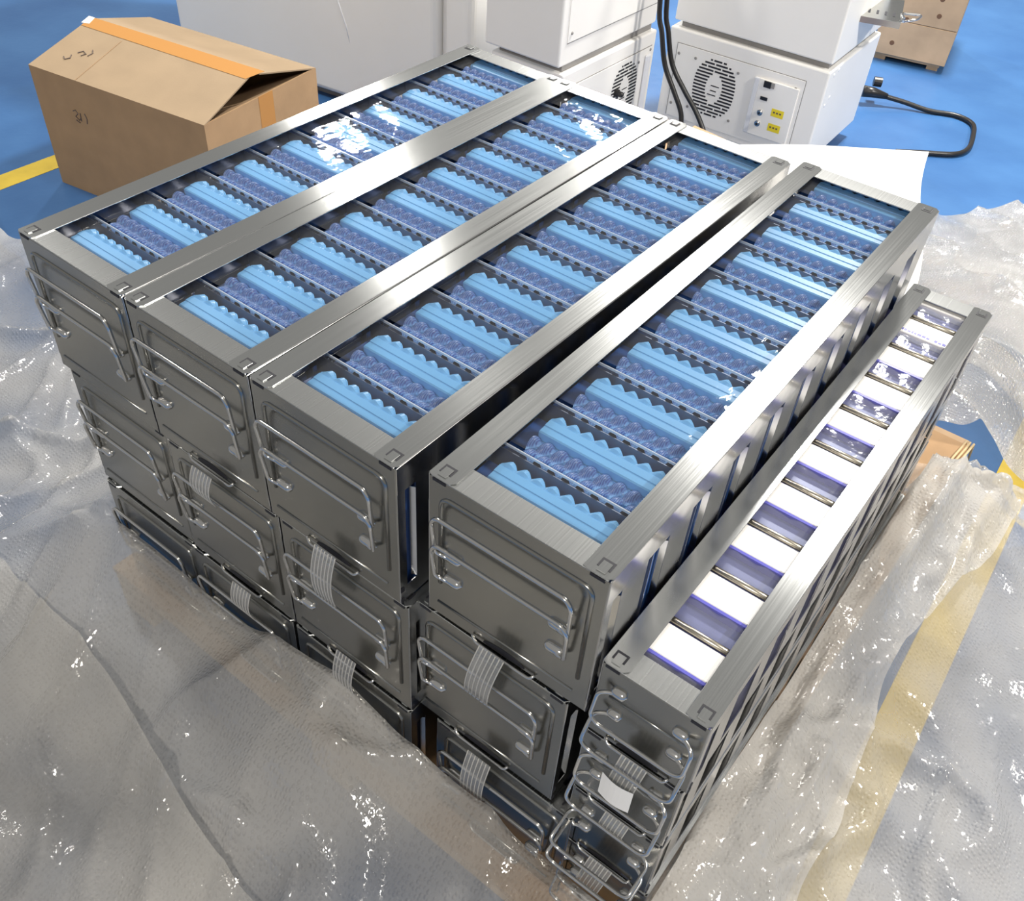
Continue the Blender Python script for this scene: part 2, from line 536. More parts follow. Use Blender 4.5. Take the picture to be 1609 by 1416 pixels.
def rack(label, group, loc, rz, narrow=False, top=False, bails=None, slot=True):
    w, H = (0.142, 0.1495) if narrow else (0.2495, 0.2545)
    key = 'n' if narrow else 'w'
    R = thing('rack', label, 'rack', loc, rz, group)
    t = 0.002
    rw = 0.033 if narrow else 0.037
    yc = 0.038
    C = lambda k, fn: cached((key, k), fn)
    # panels
    link('front_panel', C('fp', lambda: Box(0.0015, w - 0.0015, 0, t, 0.003, H - 0.0035).mesh('front_panel', 'panel steel', bevel=0.0006)), R)
    link('back_panel', C('bp', lambda: Box(0.0015, w - 0.0015, L - t, L, 0.003, H - 0.0035).mesh('back_panel', 'panel steel', bevel=0.0006)), R)
    link('bottom_plate', C('bot', lambda: Box(0.003, w - 0.003, 0.003, L - 0.003, 0.0005, 0.002).mesh('bottom_plate', 'panel steel')), R)
    for i, y in enumerate((0.0003, L - yc)):
        link('cross_strip', C(('cs', i), lambda: Box(0.004, w - 0.004, y, y + yc - 0.0003, H - 0.0034, H - 0.0014).mesh('cross_strip', 'strip steel', bevel=0.0005)), R)
    def rail(x0):
        c = 0.006
        poly = [(x0 + c, -0.0006), (x0 + rw - c, -0.0006), (x0 + rw, c), (x0 + rw, L - c), (x0 + rw - c, L + 0.0006), (x0 + c, L + 0.0006), (x0, L - c * 0.3), (x0, c * 0.3)]
        return MB().prism(poly, 0.0016, lambda u, v, k: (u, v, H - 0.0014 + k)).mesh('top_rail', 'rail steel', bevel=0.0004)
    for i, x0 in enumerate((0.0, w - rw)):
        link('top_rail', C(('tr', i), lambda: rail(x0)), R)
    # pierced corner tabs
    for i, x in enumerate((rw * 0.45, w - rw * 0.45)):
        for j, y in enumerate((0.016, L - 0.016)):
            s = 1 if j == 0 else -1
            tb = link('corner_tab', C(('tab', j), lambda: Box(-0.0058, 0.0058, min(-0.012 * s, 0.004 * s), max(-0.012 * s, 0.004 * s), 0, 0.0014).mesh('corner_tab', 'rail steel', bevel=0.0004)), R, (x, y, H + 0.0002))
            def u_slot():
                m = MB()
                a, b, g = 0.0060, 0.0085, s
                pts = [(-b, -0.006 * g), (-a, -0.006 * g), (-a, 0.0045 * g), (a, 0.0045 * g), (a, -0.006 * g), (b, -0.006 * g), (b, 0.0075 * g), (-b, 0.0075 * g)]
                m.prism(pts, 0.0004, lambda u, v, k: (u, v, k))
                return m.mesh('tab_slot', 'dark slot')
            link('tab_slot', C(('slot', j), u_slot), tb, (0, 0, 0.00002))
        link('front_notch', C('notch', lambda: Box(-0.0095, 0.0095, -0.0008, 0.0006, -0.0042, 0.0).mesh('front_notch', 'dark slot')), R, (x, 0, H - 0.0028))
    # sides
    zt, zb = H - (0.028 if narrow else 0.046), (0.016 if narrow else 0.03)
    for i, x in enumerate((0.0, w)):
        x0, x1 = (0, t) if i == 0 else (w - t, w)
        sp = link('side_panel', C(('sp', i), lambda: Box(x0, x1, 0.0008, L - 0.0008, zt, H - 0.0016).mesh('side_panel', 'side steel', bevel=0.0005)), R)
        link('side_sill', C(('ss', i), lambda: Box(x0, x1, 0.0008, L - 0.0008, 0.001, zb).mesh('side_sill', 'side steel', bevel=0.0005)), R)
        def slat():
            s = 1 if i == 0 else -1
            m = MB()
            m.box(0, t, 0, 0.045 if narrow else 0.056, zb, zt)
            if not narrow:      # a narrow fin bent inwards along the near edge
                m.prism([(0, 0.0002), (t, 0.0002), (s * 0.007 + t, -0.004), (s * 0.007, -0.004)], zt - zb - 0.012,
                        lambda u, v, k: (u, v, zb + 0.002 + k))
            return m.mesh('slat', 'side steel')
        sm = C(('slat', i), slat)
        for k in range(10):
            link('slat', sm, sp, (x0, 0.033 + PITCH * k, 0))
        link('corner_post', C(('post', i), lambda: Box(x0, x1, 0.0008, 0.014, zb, zt).mesh('corner_post', 'side steel')), R)
        link('bottom_clip', C('clip', lambda: Box(-0.0012, 0.0012, 0.0, 0.006, -0.004, 0.004).mesh('bottom_clip', 'dark slot')), R, (x, 0.001, 0.028 if not narrow else 0.018))
        link('bottom_clip', C('clip', lambda: None), R, (x, 0.001, 0.006))
    # embossing on the front
    if narrow:
        lv = [(0.030, H - 0.040), (0.112, H - 0.040)]
        zl = H - 0.085
        link('pressed_rib', C('rib', lambda: MB().tube([(0.018, 0.0006, H - 0.058), (w - 0.02, 0.0006, H - 0.058)], 0.0022, 8).mesh('pressed_rib', 'panel steel', smooth=True)), R)
        lm = C('louver', lambda: louver_mesh(0.022))
        lv += [(0.030, zl), (0.112, zl)]
    else:
        link('pressed_rib', C('rib', lambda: MB().tube([(0.016, 0.0004, H - 0.226), (w - 0.022, 0.0004, H - 0.226)], 0.0022, 8).mesh('pressed_rib', 'panel steel', smooth=True)), R)
        def frame():
            pts = arc([(0.02, 0.0005, H - 0.185), (0.02, 0.0005, H - 0.028), (w - 0.018, 0.0005, H - 0.028), (w - 0.018, 0.0005, H - 0.195)], 0.016, 6)
            return MB().tube(pts, 0.0034, 8).mesh('pressed_frame', 'panel steel', smooth=True)
        link('pressed_frame', C('frame', frame), R)
        lv = [(0.040, H - 0.122), (0.196, H - 0.122), (0.040, H - 0.167), (0.196, H - 0.167)]
        lm = C('louver', lambda: louver_mesh(0.030))
    for x, z in lv:
        link('louver', lm, R, (x, 0, z))
    # wire bails
    if narrow:
        for k, (zp, zr, so) in enumerate(bails or ((H - 0.040, H - 0.082, 0.022), (zl, H - 0.125, 0.034))):
            MB().tube(bail_pts(w, 0.008, 0.024, zp, zr, so, True), 0.0027, 8).build('bail_handle', 'wire steel', R, smooth=True)
    else:
        for k, (zp, zr) in enumerate(((H - 0.122, H - 0.050), (H - 0.167, H - 0.099))):
            link('bail_handle', C(('bail', k), lambda: MB().tube(bail_pts(0.232, 0.018, 0.028, zp, zr, 0.014), 0.0030, 8).mesh('bail_handle', 'wire steel', smooth=True)), R)
    # card slot on the lower front edge
    if slot:
        c = w * 0.5
        hw = 0.030 if narrow else 0.033
        def cs():
            poly = [(hw * math.cos(a), 0.010 * math.sin(a) if math.sin(a) > 0 else 0.002 * math.sin(a)) for a in [2 * PI * q / 24 for q in range(24)]]
            return MB().prism(list(reversed(poly)), 0.0008, lambda u, v, k: (u, -0.0006 + k, v)).mesh('card_slot', 'dark slot')
        link('card_slot', C('cs_', cs), R, (c, 0, 0.006))
        link('slot_rod', C('rod', lambda: MB().tube(arc([(-hw * 1.5, -0.002, 0.010), (-hw * 1.25, -0.006, 0.004), (hw * 1.35, -0.006, 0.003), (hw * 1.5, -0.002, 0.010)], 0.006), 0.0022, 8).mesh('slot_rod', 'wire steel', smooth=True)), R, (c, 0, 0))
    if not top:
        link('shade_block', C('interior', lambda: Box(0.010, w - 0.010, 0.012, L - 0.012, 0.003, H - 0.02).mesh('shade_block', 'dark liner')), R)  # added block, its dark colour stands for the shade seen through the openings
    # dividers between the compartments (only racks one can look into)
    if top:
        for k in range(1, 10):
            y = Y0 + PITCH * k + 0.001
            if narrow:
                link('divider', C('div', lambda: MB().tube([(0.003, 0, H - 0.0075), (w - 0.003, 0, H - 0.0075)], 0.0045, 10).mesh('divider', 'tan bar', smooth=True)), R, (0, y, 0))
            else:
                link('divider', C('div', lambda: Box(0.003, w - 0.003, 0, 0.0014, 0.03, H - 0.0235).mesh('divider', 'divider steel')), R, (0, y, 0))
    return R

ORD = ['first', 'second', 'third', 'fourth', 'fifth', 'sixth', 'seventh', 'eighth', 'ninth', 'tenth']

# ---- contents: blue ribbed tray with a clear lid
TX0, TX1 = 0.046, 0.212
NT = 8
def tooth(x):
    u = (x - TX0) / (TX1 - TX0) * NT
    f = u - math.floor(u)
    return 1 - abs(2 * f - 1) ** 1.35

def tray_meshes(H):
    zt = H - 0.017
    body = MB()
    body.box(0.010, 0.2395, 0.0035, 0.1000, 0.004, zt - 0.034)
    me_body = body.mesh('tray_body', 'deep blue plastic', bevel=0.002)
    # ledge: flat bar with a step
    prof = [(0.048, zt - 0.018), (0.0485, zt - 0.004), (0.0505, zt - 0.0025), (0.0605, zt - 0.0020), (0.0612, zt - 0.0008), (0.0725, zt - 0.0002), (0.0732, zt - 0.0010), (0.0732, zt - 0.030)]
    ledge = MB().prism(prof, TX1 - TX0, lambda u, v, k: (TX0 + k, u, v))
    me_ledge = ledge.mesh('ledge', 'blue plastic')
    # scalloped comb behind the ledge
    cols = NT * 8
    rows = [(0.0728, 0.000, -0.0010, 0.0), (0.0765, 0.002, -0.0008, 0.004), (0.0815, 0.006, -0.0040, 0.0055), (0.0840, 0.0085, -0.0105, 0.006), (0.0835, 0.0085, -0.032, 0.0)]
    def comb(u, v):
        x = TX0 + (TX1 - TX0) * u
        y, a, dz, b = rows[round(v * (len(rows) - 1))]
        tt = tooth(x)
        return (x, y + a * tt - a * 0.35, zt + dz + b * tt * 0.8)
    me_comb = MB().grid(cols, len(rows) - 1, comb).mesh('scalloped_comb', 'blue plastic', smooth=False)
    # rows of tubes in front of the ledge
    def tubes(u, v):
        x = TX0 + (TX1 - TX0) * u
        y = 0.005 + 0.042 * v
        h, _ = tube_h(x, y)
        return (x, y, zt - 0.015 + 0.013 * h)
    def tube_h(x, y):
        best = 0.0
        for r, yc in enumerate((0.012, 0.034)):
            for k in range(-1, NT + 1):
                xc = TX0 + (k + 0.5 + (0.5 if r else 0)) * (TX1 - TX0) / NT + (y - yc) * 0.25
                d = ((x - xc) / 0.0085) ** 2 + ((y - yc) / 0.0125) ** 2
                if d < 1:
                    best = max(best, math.sqrt(1 - d))
        return best, (1 if best > 0.35 else best / 0.35)
    m = MB().grid(64, 16, tubes)
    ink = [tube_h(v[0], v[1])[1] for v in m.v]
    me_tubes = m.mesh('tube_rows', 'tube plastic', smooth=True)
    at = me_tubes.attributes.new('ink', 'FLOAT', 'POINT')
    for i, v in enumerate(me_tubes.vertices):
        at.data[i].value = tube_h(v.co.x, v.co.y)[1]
    lid = MB().grid(10, 6, lambda u, v: (0.012 + 0.223 * u, 0.004 + 0.094 * v, zt + 0.0060 + 0.0014 * math.sin(u * 9 + v * 5) * math.sin(v * PI)))
    me_lid = lid.mesh('clear_lid', 'lid film', smooth=True)
    rim = Box(0.012, 0.237, 0.0029, 0.0040, zt - 0.0040, zt + 0.0000)
    me_rim = rim.mesh('lid_rim', 'rim plastic')
    return me_body, me_ledge, me_comb, me_tubes, me_lid, me_rim

HW = 0.2545
TM = tray_meshes(HW)
def tray(label, loc, rz):
    T = thing('tray', label, 'tray', loc, rz, 'blue ribbed trays in the wide racks')
    link('tray_body', TM[0], T); link('ledge', TM[1], T); link('scalloped_comb', TM[2], T)
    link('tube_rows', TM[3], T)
    l = link('clear_lid', TM[4], T); link('lid_rim', TM[5], l)
    return T

# ---- contents of the narrow rack: white cartons with violet print
HN = 0.1495
def carton_meshes():
    zt = HN - 0.010
    body = Box(0.016, 0.126, 0.006, 0.097, 0.004, zt - 0.014).mesh('carton_body', 'violet carton', bevel=0.001)
    top = Box(0.016, 0.126, 0.051, 0.0975, zt - 0.0139, zt).mesh('white_top', 'white carton', bevel=0.0012)
    edge = MB().prism([(0.0455, zt - 0.0139), (0.0508, zt - 0.0139), (0.0508, zt - 0.0006), (0.047, zt - 0.0012)], 0.110, lambda u, v, k: (0.016 + k, u, v)).mesh('violet_edge', 'violet print')
    film = MB().grid(8, 4, lambda u, v: (0.012 + 0.118 * u, 0.007 + 0.040 * v, zt - 0.006 + 0.003 * v + 0.0015 * math.sin(u * 17 + v * 3))).mesh('clear_film', 'carton film', smooth=True)
    return body, top, edge, film
CM = carton_meshes()
def carton(label, loc, rz, edge=True, text=False):
    T = thing('carton', label, 'carton', loc, rz, 'white and violet cartons in the narrow rack')
    link('carton_body', CM[0], T)
    tp = link('white_top', CM[1], T)
    if edge:
        link('violet_edge', CM[2], T)
    link('clear_film', CM[3], T)
    if text:
        rnd = random.Random(3)
        x = 0.030
        zz = HN - 0.010
        m = MB()
        while x < 0.112:
            wd = rnd.uniform(0.003, 0.0065)
            hh = rnd.uniform(0.0045, 0.0075)
            if not 0.074 < x < 0.082:
                m.box(x, x + wd, 0.056, 0.056 + hh, zz, zz + 0.0004)
            x += wd + 0.0016
        o = m.build('printed_lettering', 'violet print', tp); o['kind'] = 'stuff'
    return T

# ---- place the stacks
COLS = [('A', -0.006, 0.0005, -0.017 * 0), ('B', 0.2465, 0.0, 0.0), ('C', 0.4995, 0.0, 0.0), ('D', 0.7795, 0.021, 0.0150)]
OFF = {'A': [(0, 0), (0.010, 0.004), (0.016, 0.0)], 'B': [(0, 0), (0.012, 0.002), (0.008, 0)], 'C': [(0, 0), (0.011, 0.003), (0.012, 0)], 'D': [(0, 0), (-0.0225, 0.0), (0.018, -0.003)]}
WHO = {'A': 'leftmost column', 'B': 'second column from left', 'C': 'column just left of the dark gap', 'D': 'wide column right of the dark gap'}
RK = {'A': 'leftmost rack', 'B': 'second rack from left', 'C': 'third rack from left', 'D': 'rack right of dark gap'}
TIER = ['top', 'middle', 'bottom']
ROT = {'A': -0.004, 'B': 0.001, 'C': 0.0, 'D': 0.0150}
for n, x, y, _ in COLS:
    for k in range(3):
        ox, oy = OFF[n][k]
        z = ZB + 0.2562 * (2 - k)
        rz = ROT[n] if k == 0 else ROT[n] * 0.3
        lab = ('brushed steel rack of blue trays, top of the ' if k == 0 else 'steel rack with wire handles, %s tier of the ' % TIER[k]) + WHO[n]
        rack(lab, 'wide steel racks in the stack', (x + ox, y + oy, z), rz, top=(k == 0), slot=(n != 'A' or k < 0))
        if k == 0:
            for q in range(10):
                p = Matrix.Rotation(rz, 3, 'Z') @ Vector((0, Y0 + PITCH * q, 0.0022))
                place = 'nearest the front' if q == 0 else ('at the far end' if q == 9 else ORD[q] + ' from front')
                tray('blue tray under clear lid, %s in %s' % (place, RK[n]), (x + ox + p.x, y + oy + p.y, z + p.z), rz)

EX, EY, EZ = 1.033, 0.035, 0.741
NLAB = ['top', 'second from the top', 'third from the top', 'bottom']
for k in range(4):
    z = EZ - 0.1512 * (k + 1)
    ox = (0, -0.004, -0.003, 0.002)[k]
    bl = None
    if k == 2:
        bl = ((HN - 0.040, HN - 0.058, 0.058), (HN - 0.085, HN - 0.098, 0.062))
    rack('narrow steel rack with %s, %s of the narrow stack' % (('white cartons inside', 'hanging wire handles', 'wire handles swung outward', 'its front against the bubble wrap')[k], NLAB[k]),
         'narrow steel racks in the right stack', (EX + ox, EY, z), 0.0140 if k == 0 else 0.012, narrow=True, top=(k == 0), bails=bl)
    if k == 0:
        for q in range(10):
            p = Matrix.Rotation(0.0140, 3, 'Z') @ Vector((0, Y0 + PITCH * q + 0.001, 0.0022))
            place = 'nearest the front' if q == 0 else ('at the far end' if q == 9 else ORD[q] + ' from front')
            carton('white carton with violet %s, %s in the narrow rack' % ('lettering' if q == 8 else 'band', place), (EX + p.x, EY + p.y, z + p.z), 0.0140, edge=(q not in (8, 9)), text=(q == 8))

# ---- clear ribbed tags hanging from the card slots
def strip_tag(label, x, y, ztop, zbot, w, lean, rz=0.0, blotch=False):
    T = thing('ribbed_tag', label, 'tag', (x, y, zbot), rz, 'clear ribbed tags on the rack fronts')
    h = ztop - zbot
    def path(v):
        return (lean * v, -0.002 - 0.016 * math.sin(PI * (0.15 + 0.75 * (1 - v))) + 0.0, h * v)
    def sheet(u, v):
        p = path(v)
        return (p[0] + (u - 0.5) * w * (1 - 0.08 * v), p[1], p[2])
    g = MB().grid(4, 10, sheet)
    g.build('film_strip', 'tag film', T, smooth=True)
    n = 7
    rib = MB().tube([(path(v / 8)[0], path(v / 8)[1] - 0.0006, path(v / 8)[2]) for v in range(9)], 0.0009, 6).mesh('rib', 'tag ridge', smooth=True)
    for k in range(n):
        link('rib', rib, T, ((k / (n - 1) - 0.5) * w * 0.96, 0, 0))
    if blotch:
        MB().grid(6, 4, lambda u, v: (lean * 0.3 + (u - 0.5) * w * 1.25, -0.022 - 0.004 * math.sin(PI * u) , h * (0.18 + 0.45 * v))).build('paper_label', 'white carton', T)
strip_tag('clear ribbed tag between top and middle racks right of the gap', 0.878, 0.012, 0.662, 0.535, 0.040, 0.022)
strip_tag('clear ribbed tag between top and middle racks left of the gap', 0.618, -0.009, 0.668, 0.545, 0.040, 0.012)
strip_tag('faint ribbed tag between top and middle racks of second column', 0.366, -0.009, 0.648, 0.580, 0.044, 0.006)
strip_tag('faint ribbed tag between middle and bottom racks of second column', 0.405, -0.009, 0.405, 0.330, 0.044, 0.004)
strip_tag('clear ribbed tag between middle and bottom racks left of the gap', 0.640, -0.009, 0.440, 0.335, 0.040, 0.010)
strip_tag('pale ribbed tag between middle and bottom racks right of the gap', 0.885, 0.008, 0.400, 0.262, 0.042, 0.010)
strip_tag('clear ribbed tag with white paper label on the narrow stack', 1.098, 0.024, 0.622, 0.512, 0.036, 0.012, blotch=True)
strip_tag('short ribbed tag below the second narrow rack', 1.104, 0.024, 0.474, 0.425, 0.036, 0.006)
strip_tag('long ribbed tag below the third narrow rack', 1.092, 0.024, 0.330, 0.225, 0.038, 0.014)

# ------------------------------------------------------------------ bubble wrap around the pallet
def fbm(x, y, s, o=3):
    return noise.fractal(Vector((x * s, y * s, 3.1)), 1.0, 2.0, o)
def ridge(x, y, s):
    return 1 - min(1.0, abs(noise.noise(Vector((x * s, y * s, 7.7)))) * 2.6)

FX0, FX1, FY0, FY1 = -0.012, 1.184, -0.008, 1.085
def fx1(y):
    return 1.1805 - 0.0140 * max(0.0, min(1.05, y))
def wrap_h(x, y):
    FX1 = fx1(y)
    dx = max(FX0 - x, 0, x - FX1)
    dy = max(FY0 - y, 0, y - FY1)
    d = math.hypot(dx, dy)
    # height of the rim where the wrap leans on the stack
    if y < FY0 and FX0 <= x <= FX1:
        h0 = 0.255 + 0.06 * min(1, max(0, (x - 0.1) / 0.5)) + 0.02 * math.sin(x * 13) - 0.085 * min(1, max(0, (x - 0.93) / 0.1))
        fall = 0.23
    elif x > FX1:
        h0 = 0.235 + 0.10 * min(1, max(0, (y - 0.6) / 0.4)) + 0.02 * math.sin(y * 11)
        fall = 0.30
    elif x < FX0:
        h0 = 0.27 + 0.03 * math.sin(y * 9)
        fall = 0.20
    else:
        h0, fall = 0.24, 0.2
    if x > FX1 and y < FY0:
        h0 = 0.225
    if x < FX0 and y < FY0:
        h0 = 0.25
    base = h0 * math.exp(-(d / fall) ** 1.35)
    k = min(1.0, d / 0.08)
    wx, wy = x + 0.05 * fbm(x, y, 3.0), y + 0.05 * fbm(x + 5, y, 3.0)
    ang = 0.6
    a = wx * math.cos(ang) + wy * math.sin(ang); b = -wx * math.sin(ang) + wy * math.cos(ang)
    folds = 0.035 * ridge(a * 0.6, b * 1.3, 4.0) ** 3 + 0.022 * ridge(a * 1.4 + 9, b * 0.5, 5.0) ** 3 + 0.020 * (fbm(wx, wy, 5) + 0.6)
    # seated cells
    z = 0.012 + base + folds * (0.35 + 0.65 * k)
    if -0.04 < x < 1.225 and -0.045 < y < 1.57:      # it lies on top of the pallet there
        z = max(z, 0.128 + folds * 0.5)
    return z

def sheet(name, label, mat, x0, x1, y0, y1, step, keep, hfn, loc_z=0.0, cat='bubble wrap'):
    nx, ny = int((x1 - x0) / step), int((y1 - y0) / step)
    idx, vs_, fs_ = {}, [], []
    def vid(i, j):
        if (i, j) not in idx:
            x, y = x0 + i * step, y0 + j * step
            idx[(i, j)] = len(vs_)
            vs_.append((x, y, hfn(x, y)))
        return idx[(i, j)]
    for j in range(ny):
        for i in range(nx):
            xc, yc = x0 + (i + 0.5) * step, y0 + (j + 0.5) * step
            if keep(xc, yc):
                fs_.append((vid(i, j), vid(i + 1, j), vid(i + 1, j + 1), vid(i, j + 1)))
    # let the cut edges run smoothly instead of in grid steps
    cnt = {}
    for f in fs_:
        for a, b in zip(f, f[1:] + f[:1]):
            e = (min(a, b), max(a, b)); cnt[e] = cnt.get(e, 0) + 1
    nb = {}
    for (a, b), c in cnt.items():
        if c == 1:
            nb.setdefault(a, []).append(b); nb.setdefault(b, []).append(a)
    for it in range(10):
        new = {}
        for a, q in nb.items():
            if len(q) == 2:
                new[a] = (0.4 * vs_[a][0] + 0.3 * (vs_[q[0]][0] + vs_[q[1]][0]), 0.4 * vs_[a][1] + 0.3 * (vs_[q[0]][1] + vs_[q[1]][1]))
        for a, (x, y) in new.items():
            vs_[a] = (x, y, vs_[a][2])
    for a in nb:
        vs_[a] = (vs_[a][0], vs_[a][1], hfn(vs_[a][0], vs_[a][1]))
    m = MB(); m.v, m.f = vs_, fs_
    me = m.mesh(name, mat, smooth=True)
    uvl = me.uv_layers['UVMap'].data
    for lp in me.loops:
        co = me.vertices[lp.vertex_index].co
        uvl[lp.index].uv = (co.x, co.y)
    return tag(link(name, me), label, cat)

def keep_front(x, y):
    if FX0 < x < fx1(y) and FY0 < y < FY1:
        return False
    if x < 0.4:                                  # left side ends on the bare floor
        lim = 0.50 + 0.03 * math.sin(x * 9) + 0.05 * noise.noise(Vector((x * 6, 1.7, 0))) - 0.10 * (x + 1.5) * (x < -0.3)
        if x < FX0 and y > lim + 0.10:
            return False
        if y > 0.9: return False
    if x > 0.9:
        lim = 1.375 + 0.42 * (x - 1.13) + 0.02 * noise.noise(Vector((x * 14, 2.2, 0)))
        if y > lim: return False
    elif y > FY0:
        if x > 0.4: return False
    return True
sheet('bubble_wrap', 'crumpled clear bubble wrap spread over the floor before and right of the racks', 'bubble wrap', -1.75, 2.1, -0.95, 1.9, 0.011, keep_front, wrap_h)

def back_h(x, y):
    d = math.hypot(max(0, x - 1.19), max(0, 0))
    hump = 0.17 * math.exp(-(((x - 1.12) / 0.22) ** 2 + ((y - 1.95) / 0.55) ** 2)) + 0.10 * math.exp(-(max(0, x - 1.2) / 0.1) ** 2) * (y < 1.75)
    f = 0.028 * ridge(x * 0.5 + 2, y * 1.2, 5.0) ** 3 + 0.02 * (fbm(x, y, 4) + 0.6)
    z = 0.016 + hump + f
    if x < 1.225 and y < 1.62:
        z = max(z, 0.135 + f * 0.6)
    return z
def keep_back(x, y):
    lo = 1.445 + 0.56 * (x - 1.12) + 0.022 * noise.noise(Vector((x * 17, 4.4, 0)))
    hi = 2.80 + 1.35 * (x - 0.72) + 0.03 * noise.noise(Vector((x * 9, 8.4, 0)))
    if y < lo and x > 1.09: return False
    if y < 1.12 or x < 0.68 + 0.03 * noise.noise(Vector((y * 8, 0.4, 0))): return False
    if y > hi: return False
    return not (x < 0.90 and y < 1.98 and x < 0.9 and y < 1.72)
sheet('bubble_wrap', 'pale bubble wrap sheet heaped behind the racks under the white foam', 'bubble wrap thick', 0.6, 2.1, 1.1, 3.9, 0.012, keep_back, back_h)

# a doubled-over flap in the near left corner
def flap_h(x, y):
    return wrap_h(x, y) + 0.022 + 0.012 * math.sin(x * 7 + y * 5)
def keep_flap(x, y):
    edge = -0.185 - 0.15 * (x - 0.05)
    return y < edge + 0.012 * math.sin(x * 8) and x > -1.0 and x < 0.86
sheet('bubble_wrap', 'folded bubble wrap flap lying over the wrap in the near left corner', 'bubble wrap thin', -1.1, 0.9, -0.95, 0.1, 0.012, keep_flap, flap_h)

# a second, rumpled layer lying along the narrow racks
def layer_h(x, y):
    f = 0.030 * ridge(x * 2.6 + 0.3 * y, y * 0.5 + 4, 4.0) ** 2 + 0.012 * ridge(x * 3 + 1, y * 2.2, 6.0) ** 2
    t = min(1.0, max(0.0, (x - fx1(y)) / 0.06))
    return wrap_h(x, y) + 0.010 + f * t
def keep_layer(x, y):
    edge = 1.335 + 0.025 * math.sin(y * 6.5) + 0.03 * noise.noise(Vector((0.3, y * 7, 5.5))) - 0.10 * max(0, 0.35 - y) + 0.05 * max(0, y - 0.9)
    return fx1(y) < x < edge and -0.12 < y < 1.24
sheet('bubble_wrap', 'rumpled upper layer of bubble wrap lying along the narrow racks', 'bubble wrap thick', 1.12, 1.6, -0.2, 1.4, 0.009, keep_layer, layer_h)

# ------------------------------------------------------------------ large cardboard box
cb = thing('cardboard_box', 'large brown cardboard box with tented taped flaps behind the racks', 'box', (-1.66, 0.905, 0), 0.150)
BW, BD, BH = 0.712, 0.515, 0.399
Box(0, BW, 0, 0.005, 0, BH).build('front_panel', 'cardboard', cb)
Box(0, BW, BD - 0.005, BD, 0, BH).build('back_panel', 'cardboard', cb)
Box(0, 0.005, 0.005, BD - 0.005, 0, BH).build('side_panel', 'cardboard', cb)
Box(BW - 0.005, BW, 0.005, BD - 0.005, 0, BH).build('side_panel', 'cardboard', cb)
Box(0.005, BW - 0.005, 0.005, BD - 0.005, 0, 0.005).build('bottom_panel', 'cardboard inside', cb)
RH = 0.072
def slab(poly, th, mat, name, parent):
    n = (Vector(poly[1]) - Vector(poly[0])).cross(Vector(poly[2]) - Vector(poly[0])).normalized() * th
    m = MB(); k = len(poly)
    m.v = [tuple(Vector(p)) for p in poly] + [tuple(Vector(p) - n) for p in poly]
    m.f = [tuple(range(k)), tuple(reversed(range(k, 2 * k)))] + [(i, (i + 1) % k, k + (i + 1) % k, k + i) for i in range(k)]
    return m.build(name, mat, parent)
ry = 0.262
f1 = slab([(0, 0, BH), (BW, 0, BH), (BW - 0.02, ry, BH + RH), (0.015, ry, BH + RH)], 0.004, 'cardboard light', 'top_flap', cb)
f2 = slab([(0, BD, BH), (0.015, ry + 0.004, BH + RH - 0.004), (BW - 0.012, ry + 0.004, BH + RH - 0.012), (BW, BD, BH)], 0.004, 'cardboard light', 'top_flap', cb)
slab([(0.014, ry - 0.045, BH + RH * 0.83 + 0.0012), (BW - 0.02, ry - 0.050, BH + RH * 0.81 + 0.0012), (BW + 0.012, ry + 0.002, BH + RH + 0.0012), (0.014, ry + 0.001, BH + RH + 0.0016)], 0.0005, 'packing tape', 'tape', f1)
slab([(0.004, ry - 0.035, BH + RH * 0.86 + 0.0022), (0.035, ry - 0.030, BH + RH * 0.885 + 0.0022), (0.030, ry + 0.001, BH + RH + 0.0024), (0.004, ry + 0.001, BH + RH + 0.0024)], 0.0004, 'white tape', 'torn_tape', f1)
slab([(BW - 0.006, 0.01, BH - 0.002), (BW - 0.006, BD - 0.01, BH - 0.002), (BW - 0.21, BD - 0.03, BH - 0.085), (BW - 0.21, 0.03, BH - 0.085)], 0.004, 'cardboard inside', 'inner_flap', cb)
slab([(0.006, BD - 0.01, BH - 0.002), (0.006, 0.01, BH - 0.002), (0.21, 0.03, BH - 0.05), (0.21, BD - 0.03, BH - 0.05)], 0.004, 'cardboard inside', 'inner_flap', cb)
Box(BW, BW + 0.0008, 0.235, 0.300, 0.24, BH + 0.001).build('side_tape', 'packing tape', cb)
Box(0.20, 0.2012, 0.0, ry - 0.05, 0, 0.0006).build('crease', 'cardboard', f1).matrix_local = Matrix.Translation((0, 0, BH + 0.0012)) @ Matrix.Rotation(math.atan2(RH, ry), 4, 'X')
def pen(parent, strokes, mat4):
    for s in strokes:
        o = MB().tube([(x, y, 0) for x, y in s], 0.0016, 5).build('pen_mark', 'pen ink', parent)
        o.matrix_local = mat4
pen(cb, [[(0, .03), (.012, .036), (.02, .026), (.006, .014), (.02, .004), (.026, .012)], [(.03, .03), (.028, .004)], [(.05, .034), (.056, .018), (.052, .002)], [(.004, .002), (.02, -.004)]], Matrix.Translation((0.155, -0.001, 0.262)) @ Matrix.Rotation(PI / 2, 4, 'X'))
tilt = Matrix.Translation((0.11, 0.085, BH + RH * 0.085 / ry + 0.0015)) @ Matrix.Rotation(math.atan2(RH, ry), 4, 'X')
pen(f1, [[(-.03, -.012), (-.016, -.022), (-.004, -.01), (-.012, .004)], [(.0, .02), (.012, .034), (.03, .026), (.02, .012)], [(.036, .05), (.048, .038), (.042, .02)]], tilt)

